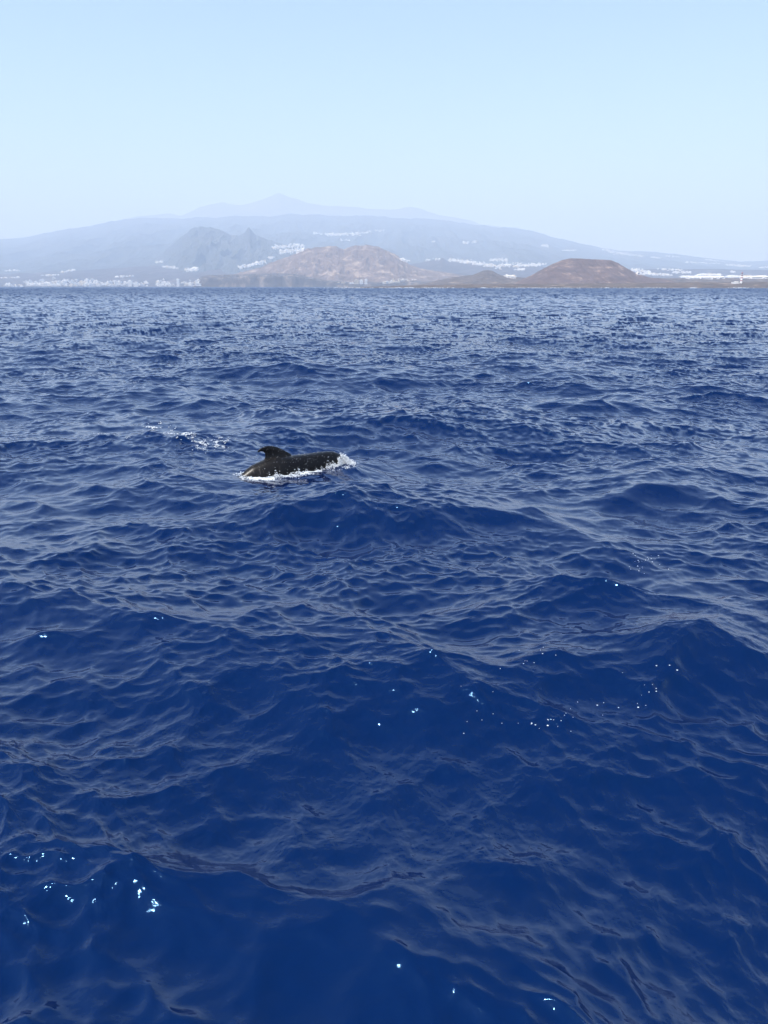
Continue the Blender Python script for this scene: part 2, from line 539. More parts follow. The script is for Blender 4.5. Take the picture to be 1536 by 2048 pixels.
M_foam = foam_material()

# ------------------------------------------------------------------ the pilot whale
WZ = 0.0


def whale_material():
    t = NT('wet_whale_skin')
    tc = t.n('ShaderNodeTexCoord')
    sp = t.n('ShaderNodeSeparateXYZ')
    t.l(tc.outputs['Object'], sp.inputs[0])
    # worn brownish skin towards the tail stock, near black elsewhere
    rear = t.n('ShaderNodeMapRange', clamp=True)
    for k, v in zip(('From Min', 'From Max', 'To Min', 'To Max'), (0.15, -1.0, 0.0, 1.0)):
        rear.inputs[k].default_value = v
    t.l(sp.outputs['X'], rear.inputs['Value'])
    n = t.n('ShaderNodeTexNoise', Scale=3.5, Detail=6.0, Roughness=0.65)
    t.l(tc.outputs['Object'], n.inputs['Vector'])
    mul = t.n('ShaderNodeMath', operation='MULTIPLY')
    t.l(rear.outputs[0], mul.inputs[0]); t.l(n.outputs['Fac'], mul.inputs[1])
    base = t.n('ShaderNodeMix', data_type='RGBA')
    base.inputs[6].default_value = (0.0035, 0.0035, 0.004, 1)
    base.inputs[7].default_value = (0.020, 0.0175, 0.0155, 1)
    t.l(mul.outputs[0], base.inputs[0])
    # pale scratches, slanting like tooth rakes
    mp = t.n('ShaderNodeMapping')
    mp.inputs['Rotation'].default_value = (0, R(28), 0)
    mp.inputs['Scale'].default_value = (22, 7, 2.2)
    t.l(tc.outputs['Object'], mp.inputs['Vector'])
    n2 = t.n('ShaderNodeTexNoise', Scale=1.0, Detail=4.0, Roughness=0.6)
    t.l(mp.outputs[0], n2.inputs['Vector'])
    sc = t.ramp(n2.outputs['Fac'], [(0.60, (0, 0, 0)), (0.70, (1, 1, 1))])
    m2 = t.n('ShaderNodeMath', operation='MULTIPLY')
    t.l(sc, m2.inputs[0]); t.l(rear.outputs[0], m2.inputs[1])
    mix = t.n('ShaderNodeMix', data_type='RGBA')
    mix.inputs[7].default_value = (0.10, 0.09, 0.08, 1)
    t.l(m2.outputs[0], mix.inputs[0]); t.l(base.outputs[2], mix.inputs[6])
    t.l(mix.outputs[2], t.b.inputs['Base Color'])
    n3 = t.n('ShaderNodeTexNoise', Scale=26.0, Detail=5.0)
    t.l(tc.outputs['Object'], n3.inputs['Vector'])
    t.l(t.ramp(n3.outputs['Fac'], [(0.3, (0.26,) * 3), (0.7, (0.42,) * 3)]), t.b.inputs['Roughness'])
    bp = t.n('ShaderNodeBump', Strength=0.08, Distance=0.006)
    t.l(n3.outputs['Fac'], bp.inputs['Height'])
    t.l(bp.outputs[0], t.b.inputs['Normal'])
    t.b.inputs['IOR'].default_value = 1.33
    t.b.inputs['Specular IOR Level'].default_value = 0.35
    return t.m


# stations: x, centre z, half width, half height up, half height down
ST = np.array([
    (1.56, 0.055, 0.02, 0.03, 0.03), (1.545, 0.05, 0.07, 0.065, 0.08), (1.50, 0.045, 0.13, 0.12, 0.14), (1.42, 0.03, 0.19, 0.19, 0.20),
    (1.30, 0.015, 0.245, 0.26, 0.255), (1.12, 0.0, 0.30, 0.30, 0.31), (0.88, -0.03, 0.335, 0.34, 0.35), (0.60, -0.05, 0.37, 0.37, 0.38),
    (0.25, -0.06, 0.39, 0.40, 0.42), (0.0, -0.05, 0.39, 0.42, 0.42), (-0.25, -0.04, 0.365, 0.42, 0.40), (-0.50, -0.05, 0.32, 0.39, 0.36),
    (-0.80, -0.08, 0.25, 0.335, 0.31), (-1.10, -0.21, 0.18, 0.27, 0.26), (-1.45, -0.38, 0.115, 0.20, 0.20), (-1.90, -0.48, 0.07, 0.13, 0.13),
    (-2.35, -0.68, 0.05, 0.07, 0.07), (-2.60, -0.78, 0.03, 0.04, 0.04)])


def build_whale():
    V = []; Fc = []
    # body
    xs = np.concatenate([np.linspace(ST[0, 0], 1.30, 12), np.linspace(1.25, -2.6, 70)])
    o = np.argsort(ST[:, 0])
    def g(col, x):
        return np.interp(x, ST[o, 0], ST[o, col])
    # smooth the interpolation a little
    def gs(col, x):
        k = np.array([-0.06, -0.03, 0, 0.03, 0.06]) * (1 if x < 1.3 else 0.2)
        return float(np.mean(g(col, x + k)))
    seg = 40
    for x in xs:
        cz, hw, hu, hd = (gs(c, x) for c in (1, 2, 3, 4))
        for j in range(seg):
            a = 2 * math.pi * j / seg
            ca, sa = math.cos(a), math.sin(a)
            yy = hw * math.copysign(abs(ca) ** 0.92, ca)
            # the back is a little peaked behind the fin
            pk = 1.0 + (0.22 * np.clip((-x - 0.5) / 0.6, 0, 1) if sa > 0 else 0)
            zz = (hu if sa > 0 else hd) * math.copysign(abs(sa) ** pk, sa)
            V.append((x, yy, cz + zz))
    for i in range(len(xs) - 1):
        for j in range(seg):
            a = i * seg + j; b = i * seg + (j + 1) % seg
            Fc.append((a, b, b + seg, a + seg))
    Fc.append(tuple(range(seg))[::-1])
    Fc.append(tuple(range((len(xs) - 1) * seg, len(xs) * seg)))
    # the blade of a fin given by a leading and a trailing edge
    def blade(lead, trail, thick, lift=None):
        n = len(lead)
        b0 = len(V)
        m = 10
        for i in range(n):
            L = Vector(lead[i]); T = Vector(trail[i])
            th = thick[i]
            nrm = Vector(lift)
            for j in range(2 * m):
                if j < m:
                    s = j / m; side = 1
                else:
                    s = 2 - j / m; side = -1
                p = L.lerp(T, s)
                w_ = th * math.sin(math.pi * min(1, s ** 0.6)) if 0 < s < 1 else 0
                V.append(tuple(p + nrm * (side * w_ + (0.0005 if side > 0 else -0.0005))))
        for i in range(n - 1):
            for j in range(2 * m):
                a = b0 + i * 2 * m + j; b = b0 + i * 2 * m + (j + 1) % (2 * m)
                Fc.append((a, a + 2 * m, b + 2 * m, b))
        Fc.append(tuple(range(b0, b0 + 2 * m)))
        Fc.append(tuple(range(b0 + (n - 1) * 2 * m, b0 + n * 2 * m))[::-1])
    # dorsal fin: low, broad, hooked backwards
    lead = [(0.34, 0, 0.20), (0.20, 0, 0.355), (0.10, 0, 0.415), (0.0, 0, 0.475), (-0.10, 0, 0.535), (-0.20, 0, 0.578), (-0.31, 0, 0.600), (-0.40, 0, 0.602), (-0.49, 0, 0.585), (-0.56, 0, 0.545), (-0.59, 0, 0.505)]
    trail = [(-0.62, 0, 0.14), (-0.47, 0, 0.31), (-0.435, 0, 0.37), (-0.43, 0, 0.41), (-0.435, 0, 0.44), (-0.45, 0, 0.462), (-0.475, 0, 0.478), (-0.50, 0, 0.484), (-0.535, 0, 0.486), (-0.575, 0, 0.484), (-0.605, 0, 0.480)]
    lead = [(x * 1.03 + 0.0, y, z + (0.075 * np.clip((z - 0.2) / 0.3, 0, 1))) for x, y, z in lead]
    trail = [(x - 0.01, y, z + (0.075 * np.clip((z - 0.2) / 0.3, 0, 1))) for x, y, z in trail]
    blade(lead, trail, [0.10, 0.06, 0.045, 0.037, 0.032, 0.028, 0.024, 0.021, 0.018, 0.014, 0.009], (0, 1, 0))
    # flippers
    for s in (-1, 1):
        lead = [(1.05, s * 0.18, -0.22), (0.95, s * 0.36, -0.36), (0.78, s * 0.56, -0.48), (0.52, s * 0.72, -0.58), (0.22, s * 0.80, -0.64)]
        trail = [(0.75, s * 0.18, -0.24), (0.68, s * 0.36, -0.38), (0.55, s * 0.52, -0.50), (0.36, s * 0.66, -0.59), (0.18, s * 0.78, -0.645)]
        blade(lead, trail, [0.05, 0.04, 0.03, 0.022, 0.012], (0, 0.5 * s, 0.86))
        # flukes
        lead = [(-2.30, 0, -0.68), (-2.45, s * 0.18, -0.74), (-2.66, s * 0.40, -0.82), (-2.90, s * 0.60, -0.90)]
        trail = [(-2.72, 0, -0.83), (-2.76, s * 0.18, -0.85), (-2.86, s * 0.38, -0.89), (-2.97, s * 0.58, -0.925)]
        blade(lead, trail, [0.04, 0.03, 0.02, 0.011], (0.3, 0, 0.95))
    me = bpy.data.meshes.new('pilot_whale')
    me.from_pydata(V, [], Fc)
    me.update()
    ob = bpy.data.objects.new('pilot_whale', me)
    COL.objects.link(ob)
    rm = ob.modifiers.new('r', 'REMESH'); rm.mode = 'VOXEL'; rm.voxel_size = 0.016; rm.use_smooth_shade = True
    sm = ob.modifiers.new('s', 'SMOOTH'); sm.factor = 0.5; sm.iterations = 5
    dg = bpy.context.evaluated_depsgraph_get()
    me2 = bpy.data.meshes.new_from_object(ob.evaluated_get(dg))
    ob.modifiers.clear()
    ob.data = me2
    me2.name = 'pilot_whale'
    me2.materials.clear()
    me2.materials.append(whale_material())
    me2.polygons.foreach_set('use_smooth', np.ones(len(me2.polygons), dtype=bool))
    ob.location = (WX, WY, WZ)
    ob.rotation_euler = (R(-3), R(-2.2), WHEAD)
    ob.scale = (1.1, 0.95, 1.03)
    tag(ob, 'black pilot whale surfacing with its hooked dorsal fin and rounded head above the waves', 'whale')
    return ob


WHALE = build_whale()

# drops of water on the wet back, specular sparkles painted as pale lumps
me = WHALE.data
nv = len(me.vertices)
co = np.empty(nv * 3, np.float32); me.vertices.foreach_get('co', co); co = co.reshape(-1, 3)
no = np.empty(nv * 3, np.float32); me.vertices.foreach_get('normal', no); no = no.reshape(-1, 3)
okv = np.where((no[:, 1] < 0.3) & (co[:, 2] > 0.0) & (co[:, 0] > -0.9))[0]
wgt = np.exp(-((co[okv, 0] - 0.45) / 0.55) ** 2) + 0.15
wgt = wgt / wgt.sum()
pick = RNG.choice(okv, 130, p=wgt, replace=False)
rad = RNG.uniform(0.002, 0.006, 130)
rad[:12] = RNG.uniform(0.006, 0.009, 12)
M_drop_glint = plain('drops_and_painted_glints', (0.72, 0.74, 0.76), 0.2, 0.6)
dr_ = blobs('water_drops_and_glints', co[pick] + no[pick] * 0.003, rad, 0.8, M_drop_glint, WHALE, seed=4)
dr_['kind'] = 'stuff'


def loc2w(a, b):
    a = a * 1.1
    return WX + a * wc - b * ws, WY + a * ws + b * wc


def half_w(x):
    o = np.argsort(ST[:, 0])
    hw = np.interp(x, ST[o, 0], ST[o, 2]); cz = np.interp(x, ST[o, 0], ST[o, 1]); hh = np.interp(x, ST[o, 0], ST[o, 4])
    hu = np.interp(x, ST[o, 0], ST[o, 3])
    h = np.where(cz > 0, hh, hu)
    return hw * np.sqrt(np.clip(1 - (cz / h) ** 2, 0.02, 1))


def on_sea(x, y):
    P, n = sea(x, y, np.full_like(x, 0.02))
    return P


# foam along the near flank and the splash at the head
n = 5600
a = RNG.uniform(-1.10, 1.45, n)
side = np.where(RNG.random(n) < 0.86, -1, 1)
dens = 0.25 + 0.75 * sstep(0.42, 0.62, fbm(a * 3.1, side * 2.0, 4, 5))
keep = RNG.random(n) < dens
a = a[keep]; side = side[keep]; n = len(a)
up = np.abs(RNG.normal(size=n)) * 0.10 * sstep(0.3, 0.75, fbm(a * 7, side * 5.0, 4, 8))
out_ = np.abs(RNG.normal(size=n)) * 0.10 * (0.1 + 1.7 * fbm(a * 4, side * 9.0, 3, 18))
b = side * (half_w(a) + out_ - 0.015)
x, y = loc2w(a, b)
P = on_sea(x, y)
P[:, 2] = P[:, 2] + up * np.exp(-out_ / 0.05) + 0.005
rad = RNG.uniform(0.005, 0.016, n)
P1, R1 = P, rad
# head splash: a curling sheet thrown forward and to the near side
n = 8000
t = RNG.beta(1.2, 2.0, n)
ang = RNG.uniform(-2.2, 1.2, n)
r_ = 0.15 + 0.74 * t
a = 1.30 + np.cos(ang) * r_ * 1.0
b = np.sin(ang) * r_ * 0.85
str_ = fbm(ang * 4.0, r_ * 9.0, 4, 31)
keep = (RNG.random(n) < sstep(0.38, 0.60, str_) * (1.25 - t)) & ~((a < 1.5) & (np.abs(b) < half_w(a) - 0.02))
a, b, t, str_ = a[keep], b[keep], t[keep], str_[keep]
n = len(a)
x, y = loc2w(a, b)
P = on_sea(x, y)
P[:, 2] += RNG.uniform(0, 1, n) ** 1.6 * 0.20 * np.exp(-((t - 0.18) / 0.33) ** 2) * (0.4 + str_) + 0.004
P2, R2 = P, RNG.uniform(0.004, 0.017, n) * (1.1 - 0.5 * t)
fo = blobs('foam', np.concatenate([P1, P2]), np.concatenate([R1, R2]), 0.7, M_foam, seed=2)
tag(fo, 'white foam along the whale and splash in front of its head', kind='stuff')

def ray_sea(X, Y):
    dx, dy, dz = pix_dir(X, Y)
    p = np.array(pix_sea(X, Y))
    for _ in range(8):
        Q = on_sea(np.array([p[0]]), np.array([p[1]]))[0]
        t_ = (Q[2] - CAM_H) / dz
        p = p + 0.7 * (np.array([dx * t_, dy * t_]) - Q[:2])
    return p


# lacy foam left behind on the water
def lace(name, pts, width, n, label, seed, rmin=0.012, rmax=0.035, thr=(0.60, 0.72)):
    rg = np.random.default_rng(seed)
    W = np.array([ray_sea(*p) for p in pts])
    seg = np.linalg.norm(np.diff(W, axis=0), axis=1)
    cum = np.concatenate([[0], np.cumsum(seg)])
    s = rg.uniform(0, cum[-1], n)
    x = np.interp(s, cum, W[:, 0]); y = np.interp(s, cum, W[:, 1])
    wd = width * (0.4 + 0.9 * fbm(s * 1.4, s * 0, 3, seed))
    x = x + rg.normal(size=n) * wd * 0.45; y = y + rg.normal(size=n) * wd * 1.4
    rn = fbm(x * 4.0, y * 2.6, 4, seed + 3, 0.6, ridged=True)
    pch = sstep(0.40, 0.62, fbm(x * 1.3, y * 0.8, 3, seed + 7))
    k = rg.random(n) < sstep(thr[0], thr[1], rn) * (0.15 + pch)
    x, y = x[k], y[k]
    P = on_sea(x, y)
    P[:, 2] += 0.004
    o = blobs(name, P, rg.uniform(rmin, rmax, len(x)), 0.35, M_foam, seed=seed)
    tag(o, label, kind='stuff')
    return o


lace('foam', [(300, 851), (318, 855), (338, 863), (352, 873), (372, 880), (388, 889), (402, 890)], 0.24, 2800, 'lacy white foam trail on the water behind and left of the whale', 23, 0.010, 0.027)
lace('foam', [(402, 888), (425, 887), (455, 893)], 0.22, 900, 'thin broken foam flecks between the foam trail and the fin', 29, 0.008, 0.02)
lace('foam', [(1250, 1127), (1278, 1118), (1300, 1112), (1328, 1126)], 0.18, 260, 'few bright flecks in the trough below the large crest at right', 37, 0.004, 0.010, (0.5, 0.8))
lace('foam', [(190, 868), (255, 876), (270, 884)], 0.10, 300, 'faint flecks of foam left of the foam trail', 39, 0.006, 0.014)

# single bubbles floating on the near water
BUB = [(571, 147, 5), (452, 207, 5), (461, 190, 3), (516, 202, 5), (648, 170, 4), (309, 237, 4), (425, 127, 3), (573, 106, 3), (557, 125, 3), (474, 191, 3),
       (1256, 247, 7), (1331, 251, 6), (1392, 258, 8), (1246, 336, 3), (1267, 365, 5), (1271, 411, 6), (1193, 372, 3), (1221, 450, 5), (1153, 483, 8), (1161, 448, 3), (1146, 466, 3),
       (1035, 478, 6), (905, 463, 7), (944, 448, 4), (784, 443, 4), (740, 483, 3), (712, 511, 4), (703, 524, 4), (938, 523, 3), (756, 536, 3), (683, 557, 5), (600, 551, 4), (622, 555, 4),
       (600, 587, 5), (599, 606, 9), (531, 607, 7), (502, 608, 7), (499, 592, 4), (555, 613, 3), (640, 594, 4), (665, 616, 3), (743, 623, 4), (419, 586, 3), (317, 593, 4), (267, 538, 4),
       (162, 511, 4), (105, 567, 3), (196, 576, 4), (78, 667, 5), (68, 345, 3), (264, 377, 3), (1060, 262, 3), (1198, 486, 4)]
bm_proto = None
for i, (bx_, by_, rr_) in enumerate(BUB):
    sx_, sy_ = pix_sea(900 + bx_ / 3.072, 1260 + by_ / 3.072)
    # walk to the point of the wavy surface that lies on the same line of sight
    p = np.array([sx_, sy_])
    for _ in range(6):
        Q = on_sea(np.array([p[0]]), np.array([p[1]]))[0]
        dx, dy, dz = pix_dir(900 + bx_ / 3.072, 1260 + by_ / 3.072)
        t_ = (Q[2] - CAM_H) / dz
        p = p + (np.array([dx * t_, dy * t_]) - Q[:2])
    Q = on_sea(np.array([p[0]]), np.array([p[1]]))[0]
    if bm_proto is None:
        V = ICO_V.copy(); V[:, 2] *= 0.6
        b0 = mesh_np('foam_bubble', V, ICO_F, M_foam)
        b0.data.update()
        bm_proto = b0
        o = b0
    else:
        o = bm_proto.copy(); COL.objects.link(o)
    k = rr_ / 3.072 / F * math.hypot(math.hypot(*p), CAM_H) * 0.62
    o.scale = (k * 1.25, k, k)
    o.location = (Q[0], Q[1], Q[2] + 0.2 * k)
    size = 'tiny' if rr_ <= 3 else ('small' if rr_ <= 5 else 'large')
    if bx_ > 1200 and by_ < 300:
        where = 'in the row of three on the dark crest at right'
    elif bx_ > 1100:
        where = 'in the dark trough below the row of three at right'
    elif bx_ > 1000 and by_ < 300:
        where = 'alone left of the row of three on the crest'
    elif bx_ > 770:
        where = 'in the loose middle string on the dark water'
    elif by_ > 470 and bx_ > 450:
        where = 'in the cluster on the near dark water at the bottom'
    elif by_ > 470:
        where = 'left of the bottom cluster on the dark water'
    else:
        where = 'in the upper left scatter of the near bubbles'
    tag(o, size + ' white foam bubble ' + where, 'bubble', 'foam bubbles ' + where + ', ' + size)

# ------------------------------------------------------------------ far coast: lighthouse, towns, surf
YS = np.concatenate([np.linspace(2260, 2600, 60), np.linspace(3500, 4700, 90), np.linspace(6150, 12600, 420), np.linspace(12700, 22500, 160)])


def ground_hit(X, Y):
    """first land point on the line of sight through X, Y"""
    dx, dy, dz = pix_dir(X, Y)
    u = dx / dy
    zr = CAM_H + dz / dy * YS
    best = None
    for L in LAND[1:]:
        if not (L.u[0] < u < L.u[-1]):
            continue
        ymax = L.D
        m = (YS >= L.y0) & (YS <= ymax)
        zt = L.height(u * YS[m], YS[m])
        h = np.where(zt >= zr[m])[0]
        if len(h):
            yy = YS[m][h[0]]
            if best is None or yy < best[1]:
                best = (u * yy, yy, float(zt[h[0]]))
    return best


def plaster(name, colr):
    return plain(name, colr, 0.85, 0.2)


M_white = plaster('white_plaster', (0.86, 0.85, 0.83))
M_cream = plaster('cream_plaster', (0.70, 0.62, 0.50))
M_glass = plain('dark_windows', (0.06, 0.07, 0.09), 0.25, 0.5)
M_tile = plain('clay_roof', (0.30, 0.14, 0.09), 0.9, 0.2)
M_red = plain('red_paint', (0.36, 0.10, 0.08), 0.6, 0.4)


def boxes(name, items, mats, parent=None):
    """items: (x0, x1, y0, y1, z0, z1, material index)"""
    V = []; Fc = []; mi = []
    for (x0, x1, y0, y1, z0, z1, m) in items:
        b = len(V)
        V += [(x, y, z) for x in (x0, x1) for y in (y0, y1) for z in (z0, z1)]
        Fc += [(b + i, b + j, b + k, b + l) for i, j, k, l in ((0, 1, 3, 2), (4, 6, 7, 5), (0, 4, 5, 1), (2, 3, 7, 6), (0, 2, 6, 4), (1, 5, 7, 3))]
        mi += [m] * 6
    o = mesh_np(name, np.array(V, float), Fc, None, smooth=False, parent=parent)
    for m in mats:
        o.data.materials.append(m)
    o.data.polygons.foreach_set('material_index', np.array(mi, dtype=np.int32))
    return o


def block(seed, wide, high, deep, floors, step, penthouse=True):
    """white seaside block: stepped wings, window bands standing in the front, parapet and stair head"""
    rg = random.Random(seed)
    it = []
    xs = [-wide / 2, -wide / 2 + wide * rg.uniform(0.28, 0.4), -wide / 2 + wide * rg.uniform(0.6, 0.75), wide / 2]
    for i in range(3):
        h = high * (1.0 - step * abs(i - rg.choice([0, 1, 2])) * 0.5)
        y0 = -deep / 2 + (0 if i != 1 else deep * 0.08)
        it.append((xs[i] + 0.01, xs[i + 1] - 0.01, y0, deep / 2, -6, h, 0))
        it.append((xs[i] + 0.2, xs[i + 1] - 0.2, y0 + 0.2, deep / 2 - 0.2, h, h + 0.5, 0))
        fh = h / floors
        for f in range(floors):
            it.append((xs[i] + 0.7, xs[i + 1] - 0.7, y0 - 0.15, y0 + 0.2, f * fh + fh * 0.45, f * fh + fh * 0.72, 1))
            it.append((xs[i] + 0.3, xs[i + 1] - 0.3, y0 - 1.2, y0 - 0.02, f * fh + 0.05, f * fh + 0.30, 0))
    if penthouse:
        it.append((xs[1] + 0.5, xs[2] - 1.0, -deep * 0.15, deep * 0.3, high * 0.75, high + 2.6, 0))
    return it


KINDS = []
for i, (wd, hg, dp, fl, st) in enumerate([(24, 10, 14, 3, .3), (34, 14, 16, 4, .35), (18, 7, 12, 2, .4), (46, 17, 18, 5, .25), (28, 22, 16, 7, .15), (14, 6, 11, 2, .2)]):
    KINDS.append(block(i + 3, wd, hg, dp, fl, st))
protos = {}


def put_house(X, Y, kind, sx, sz, mat, name, label, cat, group):
    g_ = ground_hit(X, Y)
    if g_ is None:
        return None
    key = (name, kind, mat)
    if key not in protos:
        o = boxes(name, KINDS[kind], [M_white if mat == 0 else M_cream, M_glass])
        protos[key] = o
    else:
        o = protos[key].copy(); COL.objects.link(o)
    o.location = g_
    o.rotation_euler = (0, 0, random.uniform(-0.6, 0.6))
    o.scale = (sx, sx, sz)
    tag(o, label, cat, group)
    return o


rh = random.Random(5)
TOWNS = [
    # x0, x1, y0, y1, count, size, label, group   (seen as single buildings)
    (2, 50, 571, 573.5, 12, 1.0, 'small pale building left of the resort'),
    (52, 110, 561, 573, 60, 1.15, 'white building of the resort below the hill'),
    (108, 182, 559, 573, 74, 1.15, 'white building of the resort beside the hill'),
    (182, 298, 564, 573, 66, 1.1, 'white building of the low shore town'),
    (312, 352, 562, 573, 26, 1.1, 'white building left of the tower'),
    (362, 398, 563, 573, 24, 1.0, 'white building right of the tower'),
]
for (x0, x1, y0, y1, n, sz, lab) in TOWNS:
    for k in range(n):
        X = rh.uniform(x0, x1)
        Y = y1 - abs(rh.gauss(0, 0.45)) * (y1 - y0)
        if 52 <= x0 < 182:
            top = 573 - (573 - y0) * (0.55 + 0.45 * math.sin((X - 50) / 132 * math.pi))
            Y = max(Y, top)
        kd = rh.choice([0, 1, 1, 3, 4, 2])
        s_ = sz * rh.uniform(0.7, 1.25)
        mt_ = 0 if rh.random() < 0.8 else 1
        look = {0: 'medium', 1: 'wide', 3: 'long', 4: 'tall narrow', 2: 'small'}[kd] + (' white' if mt_ == 0 else ' cream')
        spot = lab.replace('white building', 'building').replace('small pale building', 'building')
        row = 'at the waterline' if Y > 572 else ('in the upper rows' if Y < 568 else 'in the middle rows')
        third = ('left', 'middle', 'right')[min(2, int(3 * (X - x0) / (x1 - x0)))]
        spot = spot.replace('building ', 'building %s, %s third, ' % (row, third), 1)
        put_house(X, Y, kd, s_, s_ * rh.uniform(0.8, 1.5), mt_, 'distant_building', ' '.join((look + ' ' + spot).split()[:16]), 'building', spot.replace('building', 'buildings', 1))

# tall tower and long hotels that stand out
def single(X, Y, items, label, name='hotel', mats=None, rot=0.0):
    g_ = ground_hit(X, Y) or ground_hit(X, Y + 1)
    root = bpy.data.objects.new(name, None)
    COL.objects.link(root)
    root.location = g_
    root.rotation_euler = (0, 0, rot)
    tag(root, label, 'building')
    walls = [i for i in items if i[6] == 0]
    wins = [i for i in items if i[6] == 1]
    boxes('wall', [(*i[:6], 0) for i in walls], [mats or M_white], root)
    for i in wins:
        boxes('window', [(*i[:6], 0)], [M_glass], root)
    return root


single(356.5, 573, block(31, 27, 78, 18, 12, 0.05), 'tall slim pale apartment tower standing above the low shore town', 'apartment_tower')
single(260, 573, block(32, 34, 62, 20, 9, 0.2), 'tall white block rising left of centre in the shore town', 'apartment_block')
single(272, 573, block(33, 46, 46, 22, 7, 0.2), 'broad white block beside the tall one in the shore town', 'apartment_block')
single(98, 572, block(36, 60, 34, 22, 6, 0.2), 'broad white hotel in the dense resort on the far left')
single(713, 570.5, block(41, 34, 27, 20, 6, 0.15), 'white block at the left end of the hotel at the hill foot', 'hotel', M_cream)
single(723, 570.5, block(42, 26, 28, 20, 6, 0.1), 'white block in the middle of the hotel at the hill foot', 'hotel')
single(732, 570, block(43, 22, 31, 20, 7, 0.05), 'tallest white block at the right end of the hotel at the hill foot', 'hotel')

GROUPS2 = [
    (676, 708, 567, 569, 9, 0.7, 'low house left of the hotel'),
    (766, 800, 560, 569, 22, 0.85, 'house climbing the slope right of the hotel'),
    (798, 832, 559.5, 563, 16, 0.75, 'house in the upper village row'),
    (478, 530, 525, 537, 0, 1, ''),
]
for (x0, x1, y0, y1, n, sz, lab) in GROUPS2:
    for k in range(n):
        X = rh.uniform(x0, x1)
        f_ = (X - x0) / (x1 - x0)
        Y = rh.uniform(y0, y1) if 'climbing' not in lab else y1 - (y1 - y0) * rh.uniform(0, 1) * min(1, f_ * 1.6)
        kd = rh.choice([0, 2, 5, 1])
        mt_ = 1 if rh.random() < 0.6 else 0
        look = {0: 'mid sized', 1: 'wide', 2: 'small', 5: 'tiny'}[kd] + (' white ' if mt_ == 0 else ' cream ')
        end = (' at the left end', ' in the middle', ' at the right end')[min(2, int(3 * f_))]
        put_house(X, Y, kd, sz * rh.uniform(0.7, 1.2), sz * rh.uniform(0.7, 1.2), mt_, 'village_house', look + lab + end, 'house', look + lab.replace('house', 'houses') + end)

# the remaining towns, thousands of metres behind: one mass
VV = []; FF = []; MI = []
def mass_house(X, Y, w_, h_, m_=0):
    g_ = ground_hit(X, Y)
    if g_ is None:
        return
    a_ = rh.uniform(-0.6, 0.6)
    c_, s_ = math.cos(a_), math.sin(a_)
    for (fx0, fx1, fy0, fy1, fz, m2) in ((-0.5, 0.5, -0.4, 0.4, 1.0, m_), (-0.2, 0.35, -0.25, 0.3, 1.35, m_), (-0.42, 0.42, -0.415, -0.3, 0.62, 2)):
        b_ = len(VV)
        for fx in (fx0, fx1):
            for fy in (fy0, fy1):
                for fz_ in ((-0.8 if m2 != 2 else 0.3), fz):
                    lx, ly = fx * w_, fy * w_
                    VV.append((g_[0] + lx * c_ - ly * s_, g_[1] + lx * s_ + ly * c_, g_[2] + fz_ * h_))
        for i, j, k, l in ((0, 1, 3, 2), (4, 6, 7, 5), (0, 4, 5, 1), (2, 3, 7, 6), (0, 2, 6, 4), (1, 5, 7, 3)):
            FF.append((b_ + i, b_ + j, b_ + k, b_ + l)); MI.append(m2)


